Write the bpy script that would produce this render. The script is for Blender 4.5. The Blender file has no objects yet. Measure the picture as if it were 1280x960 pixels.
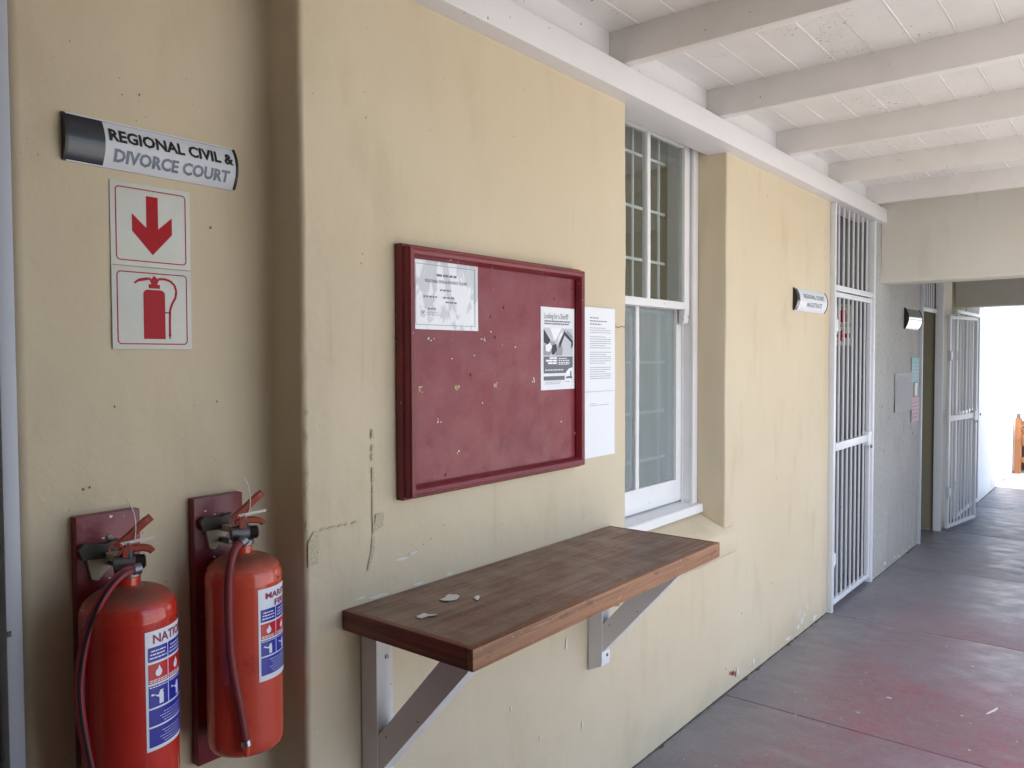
import bpy, bmesh, math, random
from mathutils import Vector, Matrix
random.seed(7)
S = bpy.context.scene
COL = S.collection
rad = math.radians

# ------------------------------------------------------------------ camera, sky, sun, exposure
def set_camera():
    y, p, r = rad(38.823), rad(1.928), rad(-0.207)
    f = Vector((-math.sin(y)*math.cos(p), math.cos(y)*math.cos(p), -math.sin(p)))
    rt = Vector((math.cos(y), math.sin(y), 0)); up = rt.cross(f)
    rt2 = rt*math.cos(r) + up*math.sin(r); up2 = up*math.cos(r) - rt*math.sin(r)
    cam = bpy.data.cameras.new('camera'); o = bpy.data.objects.new('camera', cam); COL.objects.link(o)
    m = Matrix((rt2, up2, -f)).transposed().to_4x4(); m.translation = Vector((1.539, 0, 1.6))
    o.matrix_world = m
    cam.sensor_width = 36; cam.lens = 36*989.3/1280; cam.clip_start = .02; cam.clip_end = 3000
    S.camera = o
set_camera()
SUN_EL, SUN_AZ = 58, -53             # azimuth of the sun in the XY plane, from +X counter-clockwise: over the open side
w = bpy.data.worlds.new('World'); S.world = w; w.use_nodes = True
nt = w.node_tree; nt.nodes.clear()
sky = nt.nodes.new('ShaderNodeTexSky'); sky.sky_type = 'NISHITA'; sky.sun_disc = False
sky.sun_elevation = rad(SUN_EL); sky.sun_rotation = rad(90 - SUN_AZ); sky.dust_density = 2.5; sky.air_density = 1.0
bg = nt.nodes.new('ShaderNodeBackground'); bg.inputs[1].default_value = .15
wo = nt.nodes.new('ShaderNodeOutputWorld')
nt.links.new(sky.outputs[0], bg.inputs[0]); nt.links.new(bg.outputs[0], wo.inputs[0])
sun = bpy.data.lights.new('sun', 'SUN'); sun.energy = 3.2; sun.angle = rad(.5); sun.color = (1, .97, .92)
so = bpy.data.objects.new('sun', sun); COL.objects.link(so)
sd = Vector((math.cos(rad(SUN_AZ))*math.cos(rad(SUN_EL)), math.sin(rad(SUN_AZ))*math.cos(rad(SUN_EL)), math.sin(rad(SUN_EL))))
so.rotation_euler = sd.to_track_quat('Z', 'Y').to_euler(); so.location = (-5, -5, 20)
S.view_settings.view_transform = 'Standard'; S.view_settings.look = 'None'
S.view_settings.gamma = 1; S.view_settings.exposure = 1.97
S.render.resolution_x = 1024; S.render.resolution_y = 768

# ------------------------------------------------------------------ materials
def lin(c):
    if isinstance(c, str):
        c = [int(c[i:i+2], 16)/255 for i in (0, 2, 4)]
        return tuple(v/12.92 if v <= .04045 else ((v+.055)/1.055)**2.4 for v in c) + (1,)
    return tuple(c) + (1,)
class Mat:
    """small node builder on world position"""
    def __init__(s, name, color, rough=.6, metal=0, spec=.5):
        s.m = bpy.data.materials.new(name); s.m.use_nodes = True
        s.t = s.m.node_tree; s.b = s.t.nodes['Principled BSDF']
        s.b.inputs['Roughness'].default_value = rough; s.b.inputs['Metallic'].default_value = metal
        s.b.inputs['Specular IOR Level'].default_value = spec
        s.b.inputs['Base Color'].default_value = lin(color)
        s.col = None; s.base = lin(color); s.h = None; s.rough = rough
        g = s.t.nodes.new('ShaderNodeNewGeometry'); s.pos = g.outputs['Position']; s.geo = g
    def N(s, t, **k):
        n = s.t.nodes.new('ShaderNode'+t)
        for a, v in k.items(): setattr(n, a, v)
        return n
    def L(s, a, b): s.t.links.new(a, b)
    def vec(s, stretch=(1, 1, 1), off=(0, 0, 0)):
        mp = s.N('Mapping'); mp.inputs['Scale'].default_value = stretch; mp.inputs['Location'].default_value = off
        s.L(s.pos, mp.inputs[0]); return mp.outputs[0]
    def noise(s, scale, detail=4, stretch=(1, 1, 1), rough=.55, off=(0, 0, 0), dist=0):
        n = s.N('TexNoise'); n.inputs['Scale'].default_value = scale; n.inputs['Detail'].default_value = detail
        n.inputs['Roughness'].default_value = rough; n.inputs['Distortion'].default_value = dist
        s.L(s.vec(stretch, off), n.inputs['Vector']); return n.outputs['Fac']
    def ramp(s, fac, a, b, va=0., vb=1.):
        r = s.N('MapRange'); r.clamp = True; r.interpolation_type = 'SMOOTHSTEP'
        for i, v in enumerate((a, b, va, vb)): r.inputs[i+1].default_value = v
        s.L(fac, r.inputs[0]); return r.outputs[0]
    def math(s, op, a, b):
        n = s.N('Math', operation=op)
        for i, v in enumerate((a, b)):
            if isinstance(v, (int, float)): n.inputs[i].default_value = v
            else: s.L(v, n.inputs[i])
        return n.outputs[0]
    def axis(s, i):
        x = s.N('SeparateXYZ'); s.L(s.pos, x.inputs[0]); return x.outputs[i]
    def mix(s, fac, color):
        n = s.N('Mix', data_type='RGBA')
        if s.col is None: n.inputs[6].default_value = s.base
        else: s.L(s.col, n.inputs[6])
        n.inputs[7].default_value = lin(color)
        if isinstance(fac, (int, float)): n.inputs[0].default_value = fac
        else: s.L(fac, n.inputs[0])
        s.col = n.outputs[2]; s.L(s.col, s.b.inputs['Base Color']); return s
    def bump(s, h, strength=.3, dist=.002):
        n = s.N('Bump'); n.inputs['Strength'].default_value = strength; n.inputs['Distance'].default_value = dist
        s.L(h, n.inputs['Height'])
        if s.h is not None: s.L(s.h, n.inputs['Normal'])
        s.h = n.outputs[0]; s.L(s.h, s.b.inputs['Normal']); return s
    def roughmap(s, fac, a, b):
        s.L(s.ramp(fac, .3, .7, a, b), s.b.inputs['Roughness']); return s
MATS = {}
def plain(name, color, rough=.6, metal=0, spec=.5):
    M = Mat(name, color, rough, metal, spec); MATS[name] = M.m; return M

def plaster(name, base, c2, c3, rough=.62, grain=1.0):
    M = plain(name, base, rough, spec=.35)
    M.mix(M.ramp(M.noise(1.3, 3), .35, .7, 0, .55), c2)
    M.mix(M.ramp(M.noise(6, 5, (1, 1, .35)), .52, .78, 0, .4), c3)
    # vertical run-down streaks, hand-rubbed dirt, tiny nicks
    M.mix(M.math('MULTIPLY', M.ramp(M.noise(26, 3, (1, 1, .04)), .6, .75), M.ramp(M.noise(1.7, 2, off=(3, 1, 2)), .45, .6, 0, .35)), c3)
    M.mix(M.math('MULTIPLY', M.ramp(M.noise(120, 1), .79, .80), M.ramp(M.noise(2.2, 2, off=(7, 3, 9)), .45, .6, 0, .9)), '4a3f30')
    # splash-back grime from mopping, lowest 25 cm, ragged upper edge
    low = M.ramp(M.math('ADD', M.axis(2), M.math('MULTIPLY', M.noise(5, 4), .35)), .15, .34, .3, 0)
    M.mix(low, '9b968c')
    M.bump(M.noise(1.8, 3), .6, .03).bump(M.noise(5.5, 3), .45, .010).bump(M.noise(16, 4), .35*grain, .006).bump(M.noise(190, 3), .22*grain, .0016)
    return M
plaster('cream', 'ccbda1', 'd2c6ad', 'b3a285')
M = plaster('roughcast', 'a6a6a5', 'b2b2b1', '7f7f7e', .7, 1.6); M.bump(M.noise(85, 3), .8, .006); M.mix(M.ramp(M.noise(30, 5), .5, .7, 0, .5), '8b8b8a')
plaster('whitewall', 'efeeeb', 'f2f1ee', 'dddbd6', .7)
plaster('lintel', 'ccc8bd', 'd2cec4', 'b8b2a6', .7)
plaster('room', '8f8a6c', '969174', '787358', .7)
def paint(name, base, chips, chipcol, rough=.4, grain=.2, var='d0ccc8', varf=.3):
    M = plain(name, base, rough)
    M.mix(M.ramp(M.noise(5, 4, (1, .5, 1)), .4, .75, 0, varf), var)
    if chips: M.mix(M.math('MULTIPLY', M.ramp(M.noise(60, 3), .66+chips, .68+chips), M.ramp(M.noise(3, 2, off=(5, 5, 5)), .42, .56)), chipcol)
    M.bump(M.noise(9, 3), .25, .004).bump(M.noise(130, 2, (1, .3, 1)), grain, .001)
    return M
paint('white_paint', 'e3e3e4', .07, '6b6258', .38)
paint('beam_paint', 'dcdbdd', .05, '5a5148', .42)
M = paint('ceiling_paint', 'e2dfdd', .045, '5d564d', .34, .25, 'd2ceca', .5); M.mix(M.ramp(M.noise(2.3, 6, rough=.7), .58, .7, 0, .4), 'bdb5ab'); M.mix(M.math('MULTIPLY', M.ramp(M.noise(75, 4), .64, .67), M.ramp(M.noise(2.1, 2, off=(2, 6, 1)), .55, .62)), '6e665c')
paint('rafter_paint', 'e6e2df', .05, '6a6055', .42, .25, 'd8d3ce', .5)
paint('gate_paint', 'd9dce2', .06, '55504a', .35)
paint('alu_paint', 'b4b9c4', 0, '555555', .4, .05, 'a6acb8', .3)
M = paint('maroon', '7a222c', .05, 'd9d0c0', .34, .5, '561722', .6)
M.bump(M.noise(45, 3), .35, .003)
M = paint('maroon_field', '802934', .09, 'd8cfc4', .36, .4, '6e1f2b', .7)
M.mix(M.ramp(M.noise(9, 5, (1, 1, 1)), .5, .8, 0, .45), '934650'); M.roughmap(M.noise(12, 4), .28, .48); M.bump(M.noise(240, 3), .35, .0015); M.mix(M.ramp(M.noise(150, 2), .7, .74, 0, .5), 'b07a80'); M.mix(M.ramp(M.noise(24, 6), .56, .74, 0, .45), '68202b')
def enamel(name, base, dust):
    M = plain(name, base, .25)
    M.mix(M.ramp(M.noise(7, 4, (1, 1, .3)), .4, .8, 0, .35), '8f1a14')
    nz = M.N('SeparateXYZ'); M.L(M.geo.outputs['Normal'], nz.inputs[0])
    d = M.math('MULTIPLY', M.ramp(nz.outputs[2], .3, .95, 0, dust), M.ramp(M.noise(30, 4), .25, .55, .55, 1))
    M.mix(d, '5f4a3a')                       # settled dust lies on what faces up
    M.mix(M.math('MULTIPLY', M.ramp(M.noise(50, 3), .68, .7), M.ramp(M.noise(6, 2), .48, .6)), '3a2017')
    M.mix(M.ramp(M.noise(60, 5, (1, 1, .08), .7), .60, .72, 0, .3), 'b5654f'); M.mix(M.ramp(M.noise(14, 6, rough=.7), .55, .72, 0, .35), '7d1f18')
    M.L(M.ramp(d, 0, .6, .17, .7), M.b.inputs['Roughness']); M.bump(M.noise(8, 2), .1, .004)
    M.b.inputs['Coat Weight'].default_value = .3; M.b.inputs['Coat Roughness'].default_value = .12
    return M
enamel('red_enamel', 'ca3629', .85); enamel('orange_enamel', 'd0523d', .8)
plain('hose_red', 'a33642', .55); plain('hose_black', '1c1b20', .45); plain('hose_grey', '6d6868', .6)
plain('hanger_dark', '38362e', .5); plain('hose_dark', '7a2b30', .55)
plain('black_plastic', '17171a', .35); plain('grey_metal', '77787a', .4, .8); plain('steel', 'b8bbc0', .3, 1)
plain('lever_red', '97402f', .6); plain('tie_white', 'd8d4cc', .5); plain('bracket_cream', 'b9b5a0', .5)
M = plain('paper', 'e9ebef', .6); M.bump(M.noise(14, 2), .25, .004)
M = plain('sticker', 'cfd0c9', .22, 0, .3); M.mix(M.ramp(M.noise(9, 3), .4, .7, 0, .4), 'bfc2bd'); M.bump(M.noise(10, 2), .12, .004)
M = plain('notice_paper', 'eceef2', .35)
M.mix(M.ramp(M.noise(14, 4, (1, 1, .45), dist=1.2), .5, .56, 0, .7), 'bcbfc8'); M.bump(M.noise(16, 3, dist=1), .4, .005)
M = plain('plate_white', 'd6d9e0', .38, 0, .2)
M = plain('plate_dark', '2b3038', .3, .5); M.b.inputs['Coat Weight'].default_value = .6; M.b.inputs['Coat Roughness'].default_value = .15
plain('plate_mirror', 'c6c9d0', .16, .9)
plain('ink', '15151a', .45); plain('ink_grey', '6f7680', .5); plain('ink_pale', '9aa0aa', .6); plain('ink_steel', '56657a', .3)
plain('print_red', 'a8131d', .4, 0, .15); plain('print_pink', 'a81f2c', .4, 0, .15)
plain('label_white', 'e4e8f2', .3); plain('label_blue', '0c1f9c', .3); plain('label_red', 'c01620', .3); plain('label_ink', '8c1d4c', .3)
for i, c in enumerate(('f2f3f6', 'c9cbd1', '9c9fa6', '6e7178', '3d3f47')): plain('tone%d' % i, c, .6)
plain('cyan_paper', '8fbcc8', .6); plain('pink_paper', 'c9a3b1', .6); plain('grey_paper', '8a8c93', .5)
# wood of the shelf
def wood(name, a, b, c, along=1, rough=.5):
    M = plain(name, a, rough)
    st = [1, 1, 1]; st[along] = .028
    M.mix(M.ramp(M.noise(45, 6, tuple(st), .65, dist=.4), .38, .62), b)
    M.mix(M.ramp(M.noise(130, 3, tuple(st)), .55, .75, 0, .7), c)
    M.bump(M.noise(120, 3, tuple(st)), .25, .001)
    return M
M = wood('shelf_top', '876b59', '6b5142', '9a7d69', 1, .42)
M.mix(M.ramp(M.noise(7, 6, (1, .45, 1), rough=.65), .5, .75, 0, .4), '95816f'); M.mix(M.ramp(M.noise(16, 4), .6, .72, 0, .5), '57453d')
M.mix(M.ramp(M.noise(95, 2, (1, .25, 1)), .68, .76, 0, .8), 'ada197'); M.mix(M.ramp(M.noise(40, 5, (.5, 1.4, 1)), .58, .74, 0, .45), '988a80'); M.roughmap(M.noise(9, 4), .3, .55)
M = wood('shelf_edge', '9c6d4b', '7d5236', 'b78d6a', 1, .5); M.mix(M.ramp(M.noise(30, 5, (1, .5, 1.6)), .58, .72, 0, .75), '5f3b28'); M.mix(M.ramp(M.noise(70, 3), .66, .72, 0, .6), 'c9a988')
wood('shelf_end', '7c4430', '652f22', '8d553c', 0, .45)
wood('bench_wood', '744b2a', '633d20', '855a36', 2, .45); plain('bench_cap', '54505c', .5)
# glass
M = Mat('glass', 'ffffff', .02); MATS['glass'] = M.m
tr = M.N('BsdfTransparent'); tr.inputs[0].default_value = (.90, .93, .91, 1)
gl = M.N('BsdfGlossy'); gl.inputs['Roughness'].default_value = .03
lw = M.N('LayerWeight'); lw.inputs[0].default_value = .5
fr_ = M.math('ADD', M.math('MULTIPLY', M.math('POWER', lw.outputs['Facing'], 4.), .8), .035)
ms = M.N('MixShader'); M.L(fr_, ms.inputs[0]); M.L(tr.outputs[0], ms.inputs[1]); M.L(gl.outputs[0], ms.inputs[2])
M.L(ms.outputs[0], M.t.nodes['Material Output'].inputs[0])
M = plain('frosted', 'cdd6d6', .17); M.b.inputs['Transmission Weight'].default_value = .72; M.b.inputs['IOR'].default_value = 1.1
M.mix(M.ramp(M.noise(24, 3, (1, 1, .12)), .35, .7, 0, .35), 'b2bdbf'); M.bump(M.noise(210, 2), .5, .002)
# floor: grey screed with worn red polish in the walking lane
M = plain('floor', '7c797e', .42)
M.mix(M.ramp(M.noise(1.6, 5), .35, .7, 0, .8), '89868b')
M.mix(M.ramp(M.noise(13, 5), .5, .8, 0, .35), '6e6c71')
ln = M.math('MULTIPLY', M.ramp(M.axis(0), .06, .55), M.math('MULTIPLY', M.ramp(M.axis(1), 6.3, 4.3), M.ramp(M.axis(0), 1.8, 1.1)))
pol = M.math('MULTIPLY', ln, M.ramp(M.noise(1.5, 5, (1, .8, 1), off=(2, 4, 0)), .25, .6, .25, 1))
pol = M.math('MULTIPLY', pol, M.ramp(M.noise(26, 7, rough=.7), .40, .56, .5, 1))
M.mix(M.math('MULTIPLY', pol, .75), '905c65')
M.mix(M.math('MULTIPLY', pol, M.ramp(M.noise(4, 4, off=(1, 8, 0)), .5, .72, 0, .5)), '99545e')
M.mix(M.ramp(M.noise(5, 6, (.6, 1.3, 1), off=(9, 1, 0)), .54, .75, 0, .4), '969292')
M.mix(M.ramp(M.noise(55, 6, rough=.7), .5, .68, 0, .45), '5b5a5e'); M.mix(M.ramp(M.noise(38, 6, (1.5, .35, 1), rough=.7, off=(4, 2, 0)), .60, .72, 0, .4), '9a9698'); M.mix(M.ramp(M.noise(11, 7, rough=.75, off=(3, 3, 3)), .58, .64, 0, .3), '8f8b8c')
M.mix(M.ramp(M.noise(170, 1), .74, .76, 0, .7), 'a9a5a6')
M.roughmap(M.noise(9, 6, (.7, 1, 1)), .34, .52); M.bump(M.noise(3, 3), .12, .008).bump(M.noise(60, 4), .18, .002)
plain('joint', '26252a', .9); plain('dirt', '4a4743', .95)
M = plain('ground', 'b4b0a8', .9); M.mix(M.ramp(M.noise(.8, 5), .4, .7), 'a29e97'); M.bump(M.noise(40, 4), .4, .01)
M = plain('roofing', '7c7a78', .7)
# tape residue / chips
M = plain('residue', 'a89d8c', .8); M.mix(M.ramp(M.noise(260, 4), .42, .52), 'c8ba9d')
plain('chip_white', 'dcdad4', .8); plain('chip_brown', '6a5b47', .8); plain('chip_red', '8a2730', .7); plain('chip_ochre', 'a58a62', .8)
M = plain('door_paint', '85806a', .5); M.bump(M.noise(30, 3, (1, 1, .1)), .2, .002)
plain('dark', '1b1a18', .8)
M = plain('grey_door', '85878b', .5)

# ------------------------------------------------------------------ mesh helpers
def mesh(name, V, F, mat, parent=None, smooth=False, auto=None):
    me = bpy.data.meshes.new(name); me.from_pydata([tuple(v) for v in V], [], F); me.update()
    bm = bmesh.new(); bm.from_mesh(me); bmesh.ops.recalc_face_normals(bm, faces=bm.faces); bm.to_mesh(me); bm.free()
    o = bpy.data.objects.new(name, me); COL.objects.link(o)
    me.materials.append(MATS[mat])
    if smooth:
        for p in me.polygons: p.use_smooth = True
        if auto is not None: me.set_sharp_from_angle(angle=rad(auto))
    if parent: o.parent = parent
    return o
def thing(name, label, cat, group=None):
    o = bpy.data.objects.new(name, None); COL.objects.link(o); tag(o, label, cat, group); return o
def tag(o, label, cat, group=None):
    o['label'] = label; o['category'] = cat
    if group: o['group'] = group
    return o
def bevbox(x0, x1, y0, y1, z0, z1, b=.0):
    bm = bmesh.new(); bmesh.ops.create_cube(bm, size=1)
    for v in bm.verts: v.co = Vector((x0+(v.co.x+.5)*(x1-x0), y0+(v.co.y+.5)*(y1-y0), z0+(v.co.z+.5)*(z1-z0)))
    if b: bmesh.ops.bevel(bm, geom=bm.edges[:], offset=b, segments=2, affect='EDGES', profile=.6)
    bm.verts.index_update()
    V = [v.co.copy() for v in bm.verts]; F = [[v.index for v in f.verts] for f in bm.faces]; bm.free()
    return V, F
def box(name, x0, x1, y0, y1, z0, z1, mat, parent=None, b=0.):
    V, F = bevbox(x0, x1, y0, y1, z0, z1, b)
    return mesh(name, V, F, mat, parent, smooth=bool(b), auto=35)
def prism(name, poly, axis, a, b, mat, parent=None, nseg=1, jit=0., smooth=False, auto=30):
    """poly: 2-D outline; axis 0: (y,z) swept along x; 1: (x,z) along y; 2: (x,y) along z"""
    n = len(poly); V = []; F = []
    for k in range(nseg+1):
        t = a+(b-a)*k/nseg
        for i, (u, v) in enumerate(poly):
            if jit:
                u += jit*math.sin(t*9.1+i*.15)*.5 + jit*random.uniform(-.3, .3); v += jit*math.sin(t*6.3+1.7+i*.1)*.5 + jit*random.uniform(-.3, .3)
            V.append(((t, u, v), (u, t, v), (u, v, t))[axis])
    for k in range(nseg):
        for i in range(n):
            j = (i+1) % n; F.append((k*n+i, k*n+j, (k+1)*n+j, (k+1)*n+i))
    F.append(tuple(range(n))); F.append(tuple(range(nseg*n, nseg*n+n)))
    return mesh(name, V, F, mat, parent, smooth, auto)
def arc(cx, cy, r, a0, a1, n=6):
    return [(cx+r*math.cos(rad(a0+(a1-a0)*i/n)), cy+r*math.sin(rad(a0+(a1-a0)*i/n))) for i in range(n+1)]
def smoothpath(P, n=6):
    P = [Vector(p) for p in P]; out = []
    for i in range(len(P)-1):
        a, b, c, d = P[max(i-1, 0)], P[i], P[i+1], P[min(i+2, len(P)-1)]
        for k in range(n):
            t = k/n; out.append(.5*((2*b)+(c-a)*t+(2*a-5*b+4*c-d)*t*t+(3*b-a-3*c+d)*t**3))
    return out+[P[-1]]
def tubeVF(P, r, n=10, base=0):
    P = [Vector(p) for p in P]; V = []; F = []; up = Vector((.3, .2, .9)).normalized(); u = None
    for i, p in enumerate(P):
        t = (P[min(i+1, len(P)-1)]-P[max(i-1, 0)]).normalized()
        u = (up-t*up.dot(t)) if u is None else (u-t*u.dot(t)); u.normalize(); v = t.cross(u)
        rr = r(i/(len(P)-1)) if callable(r) else r
        V += [p+(u*math.cos(2*math.pi*k/n)+v*math.sin(2*math.pi*k/n))*rr for k in range(n)]
    for i in range(len(P)-1):
        for k in range(n):
            F.append((base+i*n+k, base+i*n+(k+1) % n, base+(i+1)*n+(k+1) % n, base+(i+1)*n+k))
    F.append(tuple(base+k for k in range(n))); F.append(tuple(base+(len(P)-1)*n+k for k in range(n)))
    return V, F
def tube(name, P, r, mat, parent=None, n=10):
    V, F = tubeVF(P, r, n); return mesh(name, V, F, mat, parent, True, 50)
def lathe(name, prof, c, mat, parent=None, n=48, auto=35):
    V = []; F = []
    for r, z in prof:
        V += [(c[0]+r*math.cos(2*math.pi*k/n), c[1]+r*math.sin(2*math.pi*k/n), z) for k in range(n)]
    for i in range(len(prof)-1):
        for k in range(n): F.append((i*n+k, i*n+(k+1) % n, (i+1)*n+(k+1) % n, (i+1)*n+k))
    F.append(tuple(range(n))); F.append(tuple(range((len(prof)-1)*n, len(prof)*n)))
    return mesh(name, V, F, mat, parent, True, auto)
def polys(name, P, fn, mat, parent, lift=.0):
    """list of flat outlines (u,v), mapped by fn(u,v,lift)"""
    V = []; F = []
    for p in P:
        F.append(tuple(range(len(V), len(V)+len(p)))); V += [fn(u, v, lift) for u, v in p]
    me = bpy.data.meshes.new(name); me.from_pydata([tuple(v) for v in V], [], F); me.update()
    o = bpy.data.objects.new(name, me); COL.objects.link(o); me.materials.append(MATS[mat]); o.parent = parent
    if len(P) > 1 and name in ('paint_chip', 'fine_print', 'tape_residue'): o['kind'] = 'stuff'
    return o
def rect(u0, v0, u1, v1): return [(u0, v0), (u1, v0), (u1, v1), (u0, v1)]
def strips(u0, v0, u1, v1, n=8): return [rect(u0+(u1-u0)*i/n, v0, u0+(u1-u0)*(i+1)/n, v1) for i in range(n)]
def slices(p, v0, h, n):
    """cut a convex outline into horizontal bands so that it can follow a curved plate"""
    out = []
    for k in range(n):
        a, b = v0+h*k/n, v0+h*(k+1)/n; q = p
        for lim, sg in ((a, 1), (b, -1)):
            r = []
            for i in range(len(q)):
                s_, e_ = q[i-1], q[i]; ds, de = (s_[1]-lim)*sg, (e_[1]-lim)*sg
                if (ds >= 0) != (de >= 0): t = ds/(ds-de); r.append((s_[0]+(e_[0]-s_[0])*t, lim))
                if de >= 0: r.append(e_)
            q = r
            if len(q) < 3: break
        if len(q) >= 3: out.append(q)
    return out
def textpolys(s, size, u, v, align='LEFT', bold=0., width=None, bands=0):
    c = bpy.data.curves.new('t', 'FONT'); c.body = s; c.size = size; c.align_x = align; c.resolution_u = 2; c.offset = bold
    o = bpy.data.objects.new('t', c); COL.objects.link(o); bpy.context.view_layer.update()
    me = bpy.data.meshes.new_from_object(o.evaluated_get(bpy.context.evaluated_depsgraph_get()))
    vs = [x.co for x in me.vertices]; k = 1.
    if width and vs: k = width/(max(p.x for p in vs)-min(p.x for p in vs))
    out = [[(u+vs[i].x*k, v+vs[i].y) for i in p.vertices] for p in me.polygons]
    if bands: out = [q for p in out for q in slices(p, v-size*.3, size*1.2, bands)]
    bpy.data.objects.remove(o); bpy.data.curves.remove(c); bpy.data.meshes.remove(me)
    return out
def wallmap(x): return lambda u, v, l: (x+l, u, v)
def blob(cu, cv, ru, rv, n=9, seed=0, rough=.45):
    R = random.Random(seed)
    return [(cu+ru*math.cos(2*math.pi*k/n)*R.uniform(1-rough, 1), cv+rv*math.sin(2*math.pi*k/n)*R.uniform(1-rough, 1)) for k in range(n)]
def scribble(u0, u1, v, h, seed, word=(.006, .016), gap=.003):
    """a line of print too small to read: word-long dashes"""
    R = random.Random(seed); out = []; u = u0
    while u < u1-.003:
        e = min(u1, u+R.uniform(*word)); out.append(rect(u, v, e, v+h)); u = e+gap
    return out
def frame_rrect(u0, v0, u1, v1, r, t):
    """rounded-rectangle line of width t as quads"""
    o = arc(u1-r, v1-r, r, 0, 90)+arc(u0+r, v1-r, r, 90, 180)+arc(u0+r, v0+r, r, 180, 270)+arc(u1-r, v0+r, r, 270, 360)
    q = r-t
    i = arc(u1-r, v1-r, q, 0, 90)+arc(u0+r, v1-r, q, 90, 180)+arc(u0+r, v0+r, q, 180, 270)+arc(u1-r, v0+r, q, 270, 360)
    n = len(o); return [[o[k], o[(k+1) % n], i[(k+1) % n], i[k]] for k in range(n)]
def line2(P, w):
    out = []
    for k in range(len(P)-1):
        (a, b), (c, d) = P[k], P[k+1]; l = math.hypot(c-a, d-b) or 1; nx, ny = -(d-b)/l*w/2, (c-a)/l*w/2
        out.append([(a-nx, b-ny), (c-nx, d-ny), (c+nx, d+ny), (a+nx, b+ny)])
    return out

# ------------------------------------------------------------------ the ground and the verandah floor
FX = 2.25                                  # outer edge of the verandah
g = mesh('ground', [(-900, -900, -.16), (900, -900, -.16), (900, 900, -.16), (-900, 900, -.16)], [(0, 1, 2, 3)], 'ground'); g['kind'] = 'structure'
fl = box('floor', -.5, FX, -3.2, 15.6, -.155, -.018, 'joint'); fl['kind'] = 'structure'
y = 3.51-1.521*4
while y < 15:
    y1 = min(y+1.521, 15.6); yy0 = max(y, -3.2)
    if y1 > -3.1:
        box('slab', -.6 if False else -.49, FX+.02, yy0+.004, y1-.004, -.03, 0, 'floor', fl, b=.004)
    y += 1.521
# flecks of white paint trodden into the floor
R = random.Random(3); V = []; F = []
spots = [(.62, 3.95, .012), (.86, 4.62, .009), (.7, 4.85, .008), (.45, 4.2, .007), (.55, 3.7, .008), (.92, 3.95, .007), (.34, 3.5, .006), (1.0, 3.62, .008)]
spots += [(R.uniform(.1, 1.3), R.uniform(2.6, 6.5), R.uniform(.0015, .0045)) for _ in range(90)]
for k, (x, yv, s) in enumerate(spots):
    p = blob(x, yv, s*1.3, s*.8, 6, k); F.append(tuple(range(len(V), len(V)+6))); V += [(a, b, .0012) for a, b in p]
F.append(tuple(range(len(V), len(V)+6))); V += [(a, b, .0012) for a, b in [(1.0, 4.04), (1.006, 4.035), (1.03, 4.10), (1.035, 4.14), (1.03, 4.143), (1.018, 4.10)]]
o = mesh('paint_fleck', V, F, 'chip_white', fl); o['kind'] = 'stuff'
# dirt packed along the foot of the walls
def dirt(x, a, b, seed):
    R = random.Random(seed); V = []; F = []; n = int((b-a)/.03)
    for k in range(n+1):
        t = a+(b-a)*k/n; w_ = .004+.004*R.random()+(.014*R.random() if R.random() < .12 else 0)
        V += [(x-.003, t, .0008), (x+w_, t, .0008), (x+w_*.5, t, .0008+.004*R.random()), (x-.003, t, .006)]
    for k in range(n): F += [(k*4+1, k*4+5, k*4+6, k*4+2), (k*4+2, k*4+6, k*4+7, k*4+3)]
    o = mesh('dirt_line', V, F, 'dirt', fl); o['kind'] = 'stuff'
dirt(0, 1.16, 5.03, 1); dirt(.03, 5.97, 7.35, 2); dirt(.11, 9.9, 15.5, 3)

# ------------------------------------------------------------------ walls
WT = 2.9
# one long cream wall: recess with the extinguishers, rounded return, window opening, up to the first gate
SILL = .79
front_a = [(-.42, .582), (-.165, .582)] + arc(-.165, .602, .02, -90, 0, 4)[1:] + [(-.145, .8), (-.145, 1.0)] + arc(-.117, 1.107, .028, 180, 90, 5)
front_a += [(-.09, 1.135), (-.05, 1.135)] + arc(-.014, 1.149, .014, -90, 0, 5) + [(0, y_) for y_ in (1.3, 1.5, 1.7, 1.9, 2.1, 2.3, 2.45, 2.592)]
notch_a = [(-.0025, 2.5975), (-.008, 2.6), (-.15, 2.6), (-.3, 2.6)]
notch_c = [(-.3, 3.505), (-.15, 3.505), (-.008, 3.505), (-.0025, 3.5075)]
front_c = [(0, y_) for y_ in (3.513, 3.7, 3.9, 4.1, 4.3, 4.5, 4.7, 4.9, 5.034)] + [(-.0025, 5.0375), (-.008, 5.04), (-.3, 5.04)]
cols = front_a + notch_a + notch_c + front_c + [(-.42, 1.0)]
nA, nN = len(front_a), len(notch_a)
lev = [SILL*k/12 for k in range(13)] + [SILL+(WT-SILL)*k/34 for k in range(1, 35)]
V = []; F = []; R = random.Random(11); n = len(cols)
for z in lev:
    for i_, (x_, y_) in enumerate(cols):
        j1 = .0011*math.sin(z*9.1+y_*3)+.0007*R.uniform(-1, 1); j2 = .0011*math.sin(z*6.3+1.7)+.0007*R.uniform(-1, 1)
        V.append((x_+j1, y_+(j2 if x_ < -.001 else j2*.3), z))
low = list(range(nA))+list(range(nA+2*nN, n)); up_ = list(range(n))
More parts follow.
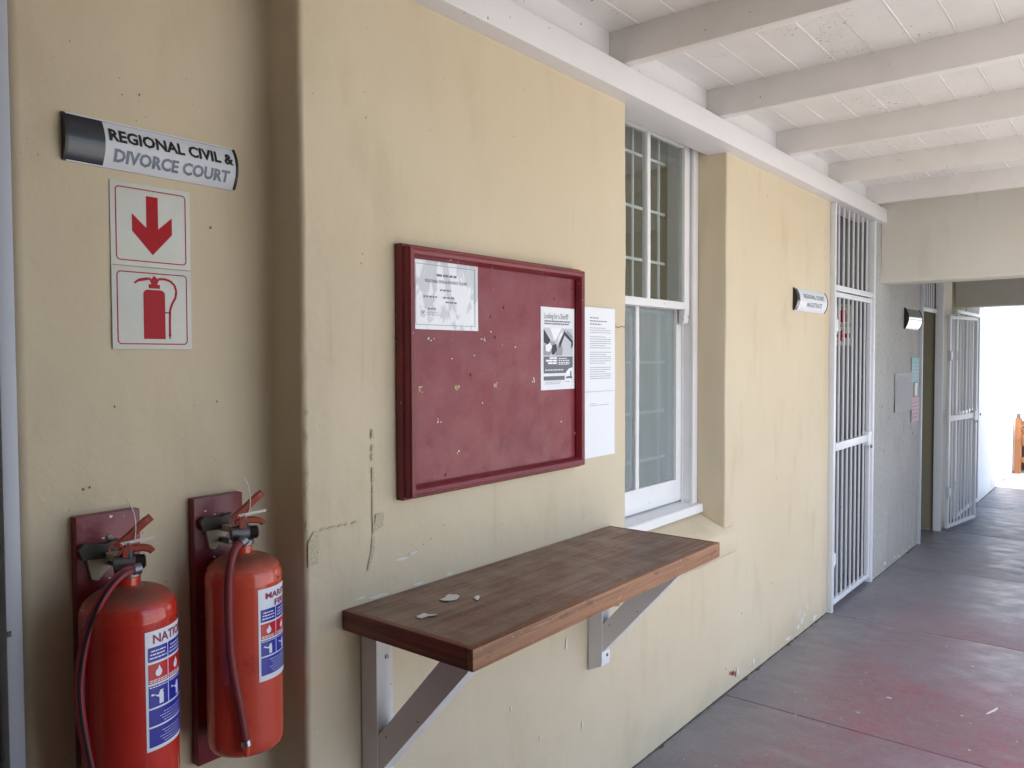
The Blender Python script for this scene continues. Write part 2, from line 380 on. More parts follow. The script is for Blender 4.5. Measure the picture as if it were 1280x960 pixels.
# lower ring: recess front, straight under the window, right part; upper rings split left and right of the opening
left = list(range(nA+nN))+[n-1]; right = list(range(nA+nN, n-1))
for k in range(len(lev)-1):
    for ring in ((low,) if lev[k+1] <= SILL+1e-6 else (left, right)):
        for q_ in range(len(ring)):
            a, b = ring[q_], ring[(q_+1) % len(ring)]
            F.append((k*n+a, k*n+b, (k+1)*n+b, (k+1)*n+a))
F += [tuple(low), tuple((len(lev)-1)*n+a for a in left), tuple((len(lev)-1)*n+a for a in right), tuple(12*n+a for a in [nA-1]+list(range(nA, nA+2*nN))+[nA+2*nN])]
wallA = mesh('wall', V, F, 'cream', None, True, 60)
tag(wallA, 'long cream plastered wall with the notice board, the sash window and the extinguisher recess', 'wall')
wb = wc = wallA
box('sill_bed', -.298, -.13, 2.603, 3.502, SILL+.002, .854, 'cream', wallA)
prism('window_sill', [(-.129, .853), (.003, .793), (.019, .768), (.023, .756), (.023, .682), (.018, .672), (.002, .668), (.002, .7925), (-.129, .7925)], 1, 2.604, 3.501, 'cream', wallA, nseg=14, jit=.001, smooth=True, auto=50)
for a, b in ((2.52, 2.6035), (3.5015, 3.588)):
    prism('sill_end', [(.003, .793), (.019, .768), (.023, .756), (.023, .682), (.018, .672), (.002, .668)], 1, a, b, 'cream', wallA, nseg=3, jit=.0008, smooth=True, auto=50)
# D: grey roughcast wall, E: pier, F: white wall
wd = prism('wall', [(-.45, 5.955), (.02, 5.955)] + arc(.02, 5.965, .01, -90, 0, 3) + [(.03, 6.5), (.03, 7.0), (.03, 7.36), (-.45, 7.36)], 2, 0, WT, 'roughcast', nseg=46, jit=.003, smooth=True, auto=70)
tag(wd, 'rough grey plastered wall between two barred gates', 'wall')
we = prism('wall', [(-.45, 8.07), (.06, 8.07), (.07, 8.1), (.07, 8.5), (-.45, 8.5)], 2, 0, WT, 'lintel')
tag(we, 'narrow beige pier behind the open barred gate', 'wall')
wf = prism('wall', [(-.3, 9.86), (.1, 9.86), (.11, 9.9), (.11, 12), (.11, 15.6), (-.3, 15.6)], 2, 0, 3.4, 'whitewall', nseg=20, jit=.002)
tag(wf, 'bright white wall past the far end of the verandah', 'wall')
# doors deep in the openings
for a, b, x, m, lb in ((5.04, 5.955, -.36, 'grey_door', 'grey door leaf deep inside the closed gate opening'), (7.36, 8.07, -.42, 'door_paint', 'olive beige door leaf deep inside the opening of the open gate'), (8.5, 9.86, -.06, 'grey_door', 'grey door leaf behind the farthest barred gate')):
    d = thing('door', lb, 'door')
    box('door_leaf', x-.04, x, a+.003, b-.003, .005, 2.05, m, d, .004); box('door_head', x-.06, x-.002, a+.003, b-.003, 2.054, WT, 'room', d)
    for z0, z1 in ((.25, .9), (1.1, 1.9)): box('door_panel', x, x+.008, a+.12, b-.12, z0, z1, m, d, .003)
    box('reveal_shade', x+.03, -.014 if a < 7 else (.015 if a < 8 else x+.04), b-.0035, b-.0005, .005, WT, m, d)  # thin added sheet over the reveal, shade put into its colour
    box('door_handle', x+.008, x+.05, a+.06, a+.075, 1.0, 1.02, 'steel', d, .003)
# room behind the window
rm = thing('room_shell', 'dim room with olive walls behind the sash window', 'room')
box('room_wall', -3.6, -.303, 4.75, 4.85, 0, WT, 'room', rm); box('room_wall', -3.6, -.303, .9, 1.0, 0, WT, 'room', rm)
box('room_floor', -3.6, -.303, 1.0, 4.75, -.02, .02, 'floor', rm); box('room_ceiling', -3.6, -.303, 1.0, 4.75, 2.85, WT, 'ceiling_paint', rm)
box('room_wall', -3.7, -3.603, .9, 4.85, 0, .8, 'room', rm); box('room_wall', -3.7, -3.603, .9, 1.3, .803, WT, 'room', rm)
box('room_wall', -3.7, -3.603, 4.4, 4.85, .803, WT, 'room', rm)

# wear on the walls: tape residue, chipped plaster
f0 = wallmap(0)
polys('tape_residue', [[(1.140, 1.105), (1.168, 1.11), (1.172, 1.15), (1.171, 1.185), (1.158, 1.19), (1.141, 1.165)], [(1.345, 1.155), (1.375, 1.165), (1.377, 1.2), (1.35, 1.2)],
    [(1.32, 1.06), (1.328, 1.058), (1.346, 1.11), (1.345, 1.145), (1.337, 1.14), (1.334, 1.11)]], f0, 'residue', wallA, .0033)
P = []; z = 1.15
while z < 1.40:
    l = random.uniform(.003, .045); P.append([(1.3385+random.uniform(-.001, .001), z), (1.345+random.uniform(-.002, .002), z+random.uniform(-.003, .003)), (1.3455+random.uniform(-.003, .001), z+l), (1.339+random.uniform(-.001, .002), z+l*random.uniform(.7, 1))]); z += l+random.choice((.001, .002, .004, .016))
u_ = 1.175
while u_ < 1.29:
    l = random.uniform(.008, .022); P.append([(u_, 1.186), (u_+l, 1.188), (u_+l*.9, 1.193), (u_+.002, 1.191)]); u_ += l+random.uniform(.003, .012)
P += [blob(1.1375+random.uniform(0, .007), z, random.uniform(.001, .0035), random.uniform(.002, .010), 11, int(z*9999), .85) for z in [1.2+.5*random.random()**1.6 for k in range(34)]]
polys('tape_residue', P, f0, 'residue', wallA, .0036)
P = [blob(u, v, a, b, 10, int(u*1000), .6) for u, v, a, b in ((1.44, 1.067, .03, .006), (1.48, 1.075, .02, .005), (1.3, .995, .02, .005), (1.5, .986, .03, .004), (1.62, .987, .018, .004), (1.36, .987, .04, .004))]
polys('paint_chip', P, f0, 'chip_white', wallA, .0035)
P = [blob(u, v, .0022, .004, 9, int(v*5000+u*77), .75) for u, v in ((1.55, 1.1), (1.52, 1.09), (1.45, 1.7), (1.315, 1.86), (1.31, 1.835), (1.6, 1.13), (1.33, 2.2), (1.92, 2.28), (1.86, 1.09), (2.35, 1.05))]
polys('paint_chip', P, f0, 'chip_brown', wallA, .0034)
fa = wallmap(-.145)
P = [blob(u, v, .0025, .004, 6, int(v*7000)) for u, v in ((.765, 1.5), (.998, 1.5), (.70, 1.335), (.712, 1.338), (.99, 1.9), (.83, 2.16))]
polys('paint_chip', P, fa, 'chip_brown', wallA, .0034)
P = [blob(u, v, a*1.3, b*1.2, 17, int(u*777), .85) for u, v, a, b in ((4.58, .075, .025, .025), (4.61, .105, .016, .022), (4.66, .135, .014, .028), (4.52, .05, .025, .014), (4.35, .03, .05, .012), (4.8, .035, .04, .02), (3.66, .06, .012, .025), (3.86, .055, .02, .02))]
polys('paint_chip', P, f0, 'chip_white', wc, .0032)
polys('paint_chip', [blob(u, v, a, b, 9, int(u*333), .6) for u, v, a, b in ((3.6, .075, .022, .02), (3.57, .085, .01, .012), (3.63, .06, .012, .014))], f0, 'chip_red', wc, .0036)
P = [blob(u, v, .005, .009, 10, int(u*511+v*90), .8) for u, v in ((4.93, 2.36), (4.93, 2.33), (4.92, 2.25), (4.94, 2.2), (4.0, 2.42), (3.7, .34), (4.1, .4), (3.52, .12), (4.4, 1.3), (4.15, .95))]
polys('paint_chip', P, f0, 'chip_brown', wc, .0033)
polys('paint_chip', [blob(6.0+.11*k+random.uniform(-.05, .05), random.uniform(.012, .06), random.uniform(.01, .05), random.uniform(.005, .018), 12, k, .8) for k in range(13)], wallmap(.03), 'chip_white', wd, .0045)
polys('paint_chip', [blob(6.05+random.uniform(0, 1.2), random.uniform(.9, 2.05), .012, .011, 7, 50+k, .5) for k in range(9)], wallmap(.03), 'chip_brown', wd, .0045)
polys('paint_chip', [blob(u, v, a, b, 9, int(u*313), .6) for u, v, a, b in ((2.2, .62, .006, .03), (2.3, .3, .004, .025), (2.05, .35, .004, .012), (1.9, .5, .004, .014))], f0, 'chip_white', wallA, .0034)
polys('paint_chip', line2([(2.515, 1.715), (2.535, 1.708), (2.56, 1.714), (2.598, 1.71)], .0022), f0, 'chip_brown', wallA, .0034)

# ------------------------------------------------------------------ verandah roof: boards, rafters, wall beam
rf = thing('verandah_roof', 'white boarded verandah ceiling with timber rafters and a wall beam', 'roof')
RY0, RY1, ZC = -3.2, 6.1, 2.768
gv = .004
prof = lambda x0, x1: [(x0+.0003, ZC+.022), (x0+.0003, ZC+.0012), (x0+.0012, ZC), (x1-.008, ZC), (x1-.0068, ZC-.002), (x1-.0042, ZC-.003), (x1-.0016, ZC-.002), (x1-.0003, ZC+.0008), (x1-.0003, ZC+.022)]   # beaded edge
x = .128-.1425*1
while x < FX+.06:
    dz = random.uniform(-.0012, .0012)
    prism('ceiling_board', [(a, b+dz) for a, b in prof(x, x+.1425)], 1, RY0, RY1, 'ceiling_paint', rf)
    x += .1425
box('roof_deck', -.6, FX+.22, RY0-.1, 9.75, ZC+.034, ZC+.09, 'roofing', rf)
box('wall_beam', -.10, .066, RY0, 6.098, 2.545, 2.643, 'beam_paint', rf, .004)
for i, ry in enumerate((-1.62, -.8, .02, .84, 1.66, 2.478, 3.285, 4.12, 4.99, 5.815)):
    V, F = bevbox(-.09, FX+.12, ry, ry+.048, 2.646, ZC+.004, .003)
    tw = random.uniform(-.004, .004)
    mesh('rafter', [(v.x, v.y+tw*v.x, v.z) for v in V], F, 'rafter_paint', rf, True, 35)
RYS = (-1.62, -.8, .02, .84, 1.66, 2.478, 3.285, 4.12, 4.99, 5.815, 6.1)
for a, b in zip(RYS[:-1], RYS[1:]):
    box('blocking_board', -.03, .003, a+.051, b-.003, 2.646, ZC+.004, 'beam_paint', rf, .002)
box('edge_beam', FX-.11, FX-.01, RY0, 9.6, 2.545, 2.643, 'beam_paint', rf, .004)
for cy, lb in ((3.1, 'square white verandah post across from the sash window'), (5.9, 'square white verandah post beside the deep beige lintel')):
    tag(box('verandah_post', FX-.12, FX+.0, cy-.06, cy+.06, 0, 2.543, 'beam_paint', None, .006), lb, 'post', 'verandah posts')
lb = prism('concrete_lintel', [(6.1, 2.135), (6.108, 2.122), (6.33, 2.122), (6.33, 2.795), (6.1, 2.795)], 0, .032, FX+.05, 'lintel', None, nseg=20, jit=.002)
tag(lb, 'deep beige lintel crossing the verandah where the timber beam ends', 'lintel')
l2 = prism('concrete_lintel', [(9.45, 2.11), (9.7, 2.11), (9.7, 2.795), (9.45, 2.795)], 0, -.1, FX+.05, 'lintel')
tag(l2, 'farther beige lintel above the opening to the bright yard', 'lintel')
sb = thing('flat_ceiling', 'plain slab over the passage between the two lintels', 'ceiling')
box('soffit', -.45, FX+.05, 6.34, 9.44, 2.70, 2.79, 'lintel', sb)
# end of the verandah behind the photographer, added upper wall and roof that block light
ew = tag(box('wall', -.6, FX, -3.35, -3.22, -.15, WT-.1, 'cream'), 'cream end wall closing the verandah behind the viewer', 'wall')
sw = tag(box('wall', FX+.003, FX+.16, -3.35, 1.0, -.15, 2.64, 'cream'), 'unseen cream side wall added to shade the closed end of the verandah', 'wall')  # unseen, its length set to darken the recess end
bw = tag(box('wall', -.75, -.45, -3.35, .02, 0, WT, 'cream'), 'cream wall beside the aluminium door frame', 'wall')
tag(box('wall', FX+.003, FX+.16, 6.27, 9.5, -.15, 2.69, 'lintel'), 'pale wall closing the outer side of the passage between the two lintels', 'wall')
uw = thing('upper_light_block', 'unseen cream upper wall and flat roof added to block light', 'building')  # unseen mass added to keep sun and sky from leaking over the wall
box('wall', -.60, -.40, -3.3, 9.86, ZC+.10, 4.4, 'cream', uw); box('roof', -3.9, -.3, -3.6, 15.7, 4.4, 4.6, 'roofing', uw)
box('wall', -.60, -.31, 9.9, 15.6, 3.41, 4.39, 'whitewall', uw)

# ------------------------------------------------------------------ aluminium door frame and door at the recess
dr = thing('door', 'olive beige door in a pale blue-grey metal frame beside the extinguishers', 'door')
box('door_frame', -.2, -.118, .547, .575, 0, 2.62, 'alu_paint', dr, .003); box('door_frame', -.2, -.118, -.36, -.318, 0, 2.62, 'alu_paint', dr, .003)
box('door_frame', -.2, -.118, -.317, .546, 2.58, 2.62, 'alu_paint', dr, .003)
box('door_leaf', -.195, -.155, -.315, .545, .01, 2.575, 'door_paint', dr, .003)
h = box('lock_plate', -.155, -.151, .497, .541, 1.12, 1.2, 'grey_metal', dr, .001); box('strike', -.117, -.114, .548, .554, 1.08, 1.09, 'black_plastic', dr)
box('wall', -.44, -.15, .021, .04, 0, .01, 'cream', dr) if False else None
tag(box('wall', -.42, -.12, -.75, -.362, 0, WT, 'cream'), 'cream wall on the hinge side of the metal framed door', 'wall')
tag(box('wall', -.42, -.125, -.36, .579, 2.623, WT, 'cream'), 'cream wall above the metal framed door', 'wall')

# ------------------------------------------------------------------ name plates
def plate(u0, u1, v0, v1, x, label, split, mats, bulge=.018, lines=(), lower=None):
    t = thing('name_plate', label, 'sign', 'curved name plates')
    n = 14; h = v1-v0
    def pm(u, v, l):
        s = (v-v0)/h*2-1; return (x+.004+bulge*(1-s*s)+l, u, v)
    def panel(a, b, m, nm):
        P = [(x+.004+bulge*(1-(k/n*2-1)**2), v0+h*k/n) for k in range(n+1)]
        poly = P+[(x+.001, v1), (x+.001, v0)]
        return prism(nm, poly, 1, a, b, m, t, smooth=True, auto=40)
    cut = u0+(u1-u0)*split
    if split: panel(u0, cut, mats[0], 'colour_panel')
    if lower:
        panel(cut, u1, mats[1], 'face_panel')
    else: panel(cut, u1, mats[1], 'face_panel')
    for a, b in ((u0-.006, u0-.0005), (u1+.0005, u1+.005)):
        P = [(x+.007+bulge*(1-(k/n*2-1)**2), v0-.002+(h+.004)*k/n) for k in range(n+1)]
        prism('end_cap', P+[(x, v1+.002), (x, v0-.002)], 1, a, b, 'black_plastic', t, smooth=True, auto=40)
    for a in (v0-.003, v1+.0005): box('edge_trim', x, x+.0065, u0, u1, a, a+.0025, 'plate_white', t)
    for s, u, v, size, wd_, m, bold in lines:
        polys('lettering', textpolys(s, size, u, v, 'LEFT', bold, wd_, 14), pm, m, t, .0007)
    return t
plate(.679, 1.046, 1.996, 2.086, -.145, 'curved name plate reading REGIONAL CIVIL & DIVORCE COURT over the fire signs', .195, ('plate_dark', 'plate_white'), .016,
      (('REGIONAL CIVIL &', .757, 2.048, .034, .283, 'ink', .0013), ('DIVORCE COURT', .768, 2.008, .034, .262, 'ink_steel', .0013)))  # black lettering; reflection on the second line is put into its ink colour
plate(4.395, 4.915, 1.858, 1.978, .0, 'curved name plate reading REGIONAL COURT MAGISTRATE on cream wall by the closed gate', .09, ('plate_dark', 'plate_white'), .02,
      (('REGIONAL COURT', 4.50, 1.928, .036, .36, 'ink_grey', .0008), ('MAGISTRATE', 4.56, 1.882, .036, .26, 'ink_grey', .0008)))
plate(6.80, 7.28, 1.815, 1.98, .033, 'shiny curved name plate without readable lettering on the rough grey wall', 0, ('plate_dark', 'plate_mirror'), .028)

# ------------------------------------------------------------------ fire safety signs in the recess
def sticker(v0, label, draw):
    u0, u1 = .764, .939; v1 = v0+.1745
    t = thing('safety_sign', label, 'sign')
    box('backing', -.1445, -.1415, u0, u1, v0, v1, 'sticker', t, .0006)
    m = wallmap(-.1415)
    polys('border_line', frame_rrect(u0+.010, v0+.010, u1-.010, v1-.010, .009, .0024), m, 'print_pink', t, .0004)
    draw(t, m, u0, v0); return t
def arrow(t, m, u, v):
    # shaft and two-sided barbed head, pointing down
    polys('arrow', [[(u+.0755, v+.151), (u+.1015, v+.151), (u+.1015, v+.083), (u+.1325, v+.111), (u+.1325, v+.074), (u+.0885, v+.026), (u+.0445, v+.074), (u+.0445, v+.111), (u+.0755, v+.083)]], m, 'print_red', t, .0004)
def extpic(t, m, u, v, mat='print_pink', k=1.):
    A = lambda L: [(u+a*k, v+b*k) for a, b in L]
    body = [(.066, .022), (.114, .022), (.114, .118)] + arc(.104, .118, .010, 0, 90, 4)[1:] + arc(.076, .118, .010, 90, 180, 4) 
    P = [A(body), A([(.078, .131), (.103, .131), (.103, .140), (.078, .140)]), A([(.084, .140), (.097, .140), (.101, .149), (.096, .154), (.09, .159), (.086, .153), (.080, .149)]),
         A([(.045, .141), (.049, .139), (.056, .144), (.070, .147), (.083, .150), (.083, .154), (.072, .154), (.056, .150)])]
    P += line2(A([(.099, .1515), (.112, .153), (.126, .150), (.136, .141), (.140, .128), (.138, .114), (.130, .100), (.125, .085), (.124, .06), (.124, .032)]), .005*k)
    P += line2(A([(.113, .08), (.126, .08)]), .003*k)+[A([(.120, .032), (.128, .032), (.126, .028), (.125, .022), (.123, .022), (.122, .028)])]
    polys('extinguisher_symbol', P, m, mat, t, .0004)
sticker(1.797, 'white fire sign with a red arrow pointing down', arrow)
sticker(1.6205, 'white fire sign with a red extinguisher symbol, below the arrow sign', extpic)

# ------------------------------------------------------------------ extinguishers on maroon backboards
CAMX = Vector((1.539, 0, 1.6))
def backboard(u0, u1, v0, v1, label):
    t = thing('mounting_board', label, 'board', 'maroon extinguisher boards')
    box('board', -.1445, -.119, u0, u1, v0, v1, 'maroon', t, .003)
    P = [blob(random.uniform(u0+.02, u1-.01), random.uniform(v1-.16, v1-.02), .004, .0028, 7, int(u0*100)+k, .6) for k in range(4)]
    polys('paint_chip', P, wallmap(-.119), 'chip_white', t, .0005)
    box('hook', -.1195, -.075, (u0+u1)/2-.007, (u0+u1)/2+.007, v1-.105, v1-.094, 'grey_metal', t, .002)
    tube('screw', [(-.121, (u0+u1)/2, v1-.05), (-.116, (u0+u1)/2, v1-.05)], .005, 'grey_metal', t, 8)
    return t
backboard(.674, .803, .60, 1.284, 'maroon board holding the redder extinguisher beside the metal door frame')
backboard(.924, 1.046, .676, 1.286, 'maroon board holding the faded extinguisher beside the rounded wall corner')

def extinguisher(cx, cy, r, z0, zs, label, enam, a0, lz0, lz1, title, cols, hose, hosemat, stripe):
    t = thing('fire_extinguisher', label, 'extinguisher', 'wall fire extinguishers')
    pr = [(r*.80, z0), (r*.93, z0+.004), (r*.985, z0+.012), (r, z0+.028)]
    pr += [(r, zs-.062), (r*1.006, zs-.060), (r*1.006, zs-.056), (r, zs-.054)]
    pr += [(r*math.cos(rad(a))**.75 if a < 88 else r*.2, zs-.05+.05*math.sin(rad(a))) for a in range(6, 80, 8)]
    pr += [(r*.30, zs), (r*.235, zs+.002), (r*.235, zs+.03), (r*.2, zs+.031)]
    lathe('cylinder', pr, (cx, cy), enam, t, 64, 40)
    # valve body, gauge, levers (levers point along +Y and away from the wall)
    lathe('neck_collar', [(r*.25, zs+.018), (r*.28, zs+.02), (r*.28, zs+.03), (r*.25, zs+.032)], (cx, cy), 'grey_metal', t, 24)
    zv = zs+.045
    d = Vector((.34, .94, 0)).normalized(); e = Vector((d.y, -d.x, 0))
    c0 = Vector((cx, cy, zv))
    tube('valve_body', [c0-d*.026, c0-d*.02, c0+d*.012, c0+d*.018], .0155, 'grey_metal', t, 16)
    tube('valve_stem', [Vector((cx, cy, zs+.028)), Vector((cx, cy, zs+.075))], .012, 'hose_black', t, 14)
    tube('gauge', [c0+d*.014+e*.002, c0+d*.03+e*.004], .0145, 'black_plastic', t, 18)
    tube('gauge_dial', [c0+d*.0302+e*.004, c0+d*.0318+e*.004], .011, 'grey_metal', t, 18)
    def lever(name, P, wdt, th, m):
        P = smoothpath([c0+d*a+Vector((0, 0, b)) for a, b in P], 4); V = []; F = []
        for i, p in enumerate(P):
            tt = (P[min(i+1, len(P)-1)]-P[max(i-1, 0)]).normalized(); nn = tt.cross(e).normalized()
            f = i/(len(P)-1); ww = wdt*(1 if f < .85 else .75)
            V += [p+e*ww+nn*th, p+e*ww*.5+nn*th*1.8, p-e*ww*.5+nn*th*1.8, p-e*ww+nn*th, p-e*ww-nn*th, p+e*ww-nn*th]
        for i in range(len(P)-1):
            for k in range(6): F.append((i*6+k, i*6+(k+1) % 6, i*6+6+(k+1) % 6, i*6+6+k))
        F += [tuple(range(6)), tuple(range(len(V)-6, len(V)))]
        return mesh(name, V, F, m, t, True, 40)
    lever('lever', [(-.022, .034), (-.004, .048), (.012, .062), (.03, .078), (.043, .088)], .011, .0048, 'lever_red')
    lever('handle', [(-.016, .024), (.004, .028), (.026, .028), (.04, .024), (.046, .018)], .010, .0045, 'lever_red')
    lever('lever_pivot', [(-.006, .012), (-.002, .03), (.004, .056)], .012, .005, 'lever_red')
    tube('safety_pin', [c0+d*.002-e*.03+Vector((0, 0, .04)), c0+d*.002+e*.022+Vector((0, 0, .04))], .002, 'steel', t, 8)
    ring = [c0-d*.022+e*.020+Vector((0, 0, .034))+(d*math.cos(k/10*6.283)+Vector((0, 0, 1))*math.sin(k/10*6.283))*.012 for k in range(11)]
    tube('pin_ring', ring, .0014, 'lever_red', t, 6)
    # cable-tie seal with its standing tail and flag
    q = c0+d*.012+e*.012+Vector((0, 0, .044))
    tail = smoothpath([q, q+Vector((0, 0, .03))+d*.002, q+Vector((0, 0, .06))-d*.002+e*.004, q+Vector((0, 0, .085))-d*.014+e*.004], 5)
    tube('seal_tail', tail, .0011, 'tie_white', t, 6)
    fl_ = [q-d*.026+Vector((0, 0, -.004)), q+d*.006, q+d*.036+Vector((0, 0, .003))]
    V = []
    for p in fl_: V += [p+Vector((0, 0, .0035)), p-Vector((0, 0, .0025)), p-Vector((0, 0, .0025))+e*.0015, p+Vector((0, 0, .0035))+e*.0015]
    mesh('seal_flag', V, [(k+j, k+(j+1) % 4, k+4+(j+1) % 4, k+4+j) for k in (0, 4) for j in range(4)]+[(0, 1, 2, 3), (8, 9, 10, 11)], 'tie_white', t)
    # hanger bracket behind the neck
    zb = zs+.012
    prism('hanger', [(cy-.046, zb+.052), (cy+.02, zb+.054), (cy+.022, zb+.03), (cy-.022, zb-.012), (cy-.034, zb-.008)], 0, -.1185, -.109, 'bracket_cream', t)
    box('hanger_arm', -.1088, cx-.012, cy-.012, cy+.012, zb+.03, zb+.044, 'bracket_cream', t, .002)
    prism('hanger_clamp', [(cy-.062, zb+.058), (cy-.052, zb+.068), (cy-.01, zb+.062), (cy+.015, zb+.068), (cy+.02, zb+.04), (cy-.02, zb+.034), (cy-.055, zb+.036)], 0, -.1085, -.098, 'hanger_dark', t)
    # hose
    P = smoothpath(hose, 6)
    ho = tube('hose', P, .0092, hosemat, t, 12)
    if stripe:
        V = []; F = []
        for i, p in enumerate(P):
            tt = (P[min(i+1, len(P)-1)]-P[max(i-1, 0)]).normalized(); toc = (CAMX-p).normalized()
            toc = (toc-tt*toc.dot(tt)).normalized(); s = tt.cross(toc)
            for a in (-20, -8, 5, 17): V.append(p+(toc*math.cos(rad(a))+s*math.sin(rad(a)))*.0096)
        F = [(i*4+k, i*4+k+1, i*4+5+k, i*4+4+k) for i in range(len(P)-1) for k in range(3)]
        mesh('hose_stripe', V, F, 'hose_black', ho, True)
    tube('hose_coupling', [P[0]+(P[0]-P[1]).normalized()*.012, P[0], P[1]], .0112, 'grey_metal', t, 12)
    if not stripe:
        a, b = P[-1], P[-1]+(P[-1]-P[-2]).normalized()*.012
        tube('ferrule', [a, b], .0108, 'steel', t, 14); tube('nozzle', [b, b+Vector((0, 0, -.024))], lambda s: .009-.004*s, enam, t, 12)
    # printed label
    ang = cols; wdt = rad(ang)*r
    def lm(u, v, l):
        a = rad(a0)+u/r; return (cx+(r+.0007+l)*math.cos(a), cy+(r+.0007+l)*math.sin(a), v)
    H = lz1-lz0
    lab = polys('label', strips(0, lz0, wdt, lz1, 30), lm, 'label_white', t)
    b = .005; cw = (wdt-2*b)
    def pan(u0, v0, u1, v1, m): polys('label_panel', strips(u0, lz0+H*v0, u1, lz0+H*v1, 24 if u1-u0 > .06 else 10), lm, m, lab, .0004)
    half = b+cw*.30; two = b+cw*.64
    rows = title[1]
    for kind, v0, v1 in rows:
        if kind == 'wide': pan(b, v0, wdt-b, v1, 'label_blue')
        else:
            m = 'label_red' if kind == 'fire' else 'label_blue'
            for p, q_ in ((b, half-.0012), (half+.0012, two-.0012), (two+.0012, wdt-b)): pan(p, v0, q_, v1, m)
        hh = H*(v1-v0); vv = lz0+H*v0; P_ = []
        for p, q_ in (((b, half-.0012), (half+.0012, two-.0012), (two+.0012, wdt-b)) if kind != 'wide' else ((b, wdt-b),)):
            cu = (p+q_)/2; s = min(q_-p, hh)
            if kind == 'fire':
                fl2 = [(0, -.30), (.16, -.22), (.24, 0), (.14, .18), (.03, .42), (-.06, .2), (-.2, .08), (-.24, -.1), (-.14, -.26)]
                P_ += [[(cu+a*s*.8, vv+hh*.55+c*s*.8) for a, c in fl2]]
                P_ += scribble(p+.002, q_-.002, vv+.002, hh*.05, 5, (.003, .008), .0012)+scribble(p+.002, q_-.002, vv+.002+hh*.09, hh*.05, 6, (.003, .008), .0012)
            elif kind == 'use':
                P_ += [[(cu+a*s, vv+hh*.45+c*s) for a, c in [(.0, -.36), (.22, -.36), (.22, .1), (.16, .2), (.06, .2), (0, .1)]], [(cu+a*s, vv+hh*.45+c*s) for a, c in [(-.4, .12), (-.36, .2), (-.05, .06), (.05, .26), (.22, .26), (.22, .2), (.1, .2), (0, -.04)]]]
                P_ += scribble(p+.002, q_-.002, vv+hh*.9, hh*.05, 9, (.003, .007), .0012)
            elif kind == 'text':
                for k in range(3): P_ += scribble(p+.003+.0015*k, q_-.003, vv+hh*(.2+.24*k), hh*.09, 20+k, (.003, .008), .0012)
            else:
                for k in range(int(hh/.0055)-1): P_ += scribble(p+wdt*(.2-.03*(k % 3)), p+wdt*(.5+.06*(k % 2)), vv+.004+.0055*k, .0013, 30+k, (.003, .007), .0014)
        polys('label_print', P_, lm, 'label_white', lab, .0007)
    for s, v, size, wd_, u in title[0]:
        polys('lettering', textpolys(s, size, u*wdt, lz0+H*v, 'LEFT', .0006, wd_*wdt), lm, 'label_ink', lab, .0006)
    return t
# hose paths: first one hangs beside the cylinder on the door side, the second lies down the front
def facing(cx, cy): v = Vector((1.539-cx, -cy, 0)).normalized(); return v, Vector((-v.y, v.x, 0))
cx, cy, r1 = -.028, .733, .0885
v, sd_ = facing(cx, cy); B = Vector((cx, cy, 0))
def hp(s, f, z): return B+sd_*s+v*f+Vector((0, 0, z))
h1 = [hp(.010, .040, 1.192), hp(-.006, .048, 1.190), hp(-.026, .056, 1.175), hp(-.046, .058, 1.147), hp(-.061, .056, 1.112), hp(-.073, .054, 1.075), hp(-.082, .052, 1.03), hp(-.0865, .052, .985), hp(-.0855, .052, .94), hp(-.080, .052, .89), hp(-.072, .056, .84), hp(-.062, .062, .79), hp(-.052, .068, .74)]
extinguisher(cx, cy, r1, .70, 1.152, 'red extinguisher with a striped hose, hung beside the metal door frame', 'red_enamel', -8, .846, 1.078,
    ((('NATIONAL', .895, .024, .80, .09),), (('text', .745, .865), ('fire', .56, .725), ('use', .36, .545), ('wide', .205, .345), ('wide', .03, .19))), 100, h1, 'hose_red', True)
cx, cy, r2 = -.03, .99, .0825
v, sd_ = facing(cx, cy); B = Vector((cx, cy, 0))
h2 = [hp(-.004, .034, 1.196), hp(-.018, .046, 1.184), hp(-.028, .064, 1.150), hp(-.031, .084, 1.10), hp(-.031, .090, 1.04), hp(-.029, .0905, .98), hp(-.022, .092, .92), hp(-.012, .0935, .86), hp(-.004, .094, .805), hp(-.001, .094, .785)]
extinguisher(cx, cy, r2, .735, 1.166, 'faded orange-red extinguisher with a plain hose, hung beside the rounded wall corner', 'orange_enamel', -12, .898, 1.1,
    ((('MARITIME', .885, .018, .72, .11), ('FIRE', .79, .018, .34, .28)), (('text', .64, .775), ('fire', .455, .62), ('use', .27, .44), ('wide', .06, .255))), 100, h2, 'hose_dark', False)

# ------------------------------------------------------------------ notice board
nb = thing('notice_board', 'maroon painted wooden notice board with a moulded frame on the cream wall', 'notice board')
u0, u1, v0, v1 = 1.424, 2.255, 1.226, 1.897
box('panel', .0005, .026, u0+.012, u1-.012, v0+.012, v1-.012, 'maroon_field', nb)
pf = [(0, .002), (0, .0245), (.003, .027), (.006, .0265), (.007, .029), (.007, .045), (.011, .0505), (.018, .052), (.026, .0495), (.031, .044), (.033, .037), (.036, .0335), (.036, .0255), (.020, .0255), (.010, .002)]   # (inset from outer edge, height off wall)
def rail(a, b, c, d, nm='frame_rail'):
    # a,b: outer corners; c,d: unit inward diagonals
    V = []; n = len(pf)
    for (p, q) in ((a, c), (b, d)): V += [(hh, p[0]+q[0]*i, p[1]+q[1]*i) for i, hh in pf]
    F = [(k, (k+1) % n, n+(k+1) % n, n+k) for k in range(n)]+[tuple(range(n)), tuple(range(n, 2*n))]
    mesh(nm, V, F, 'maroon', nb, True, 28)
rail((u0, v1), (u1, v1), (1, -1), (-1, -1)); rail((u1, v0), (u0, v0), (-1, 1), (1, 1))
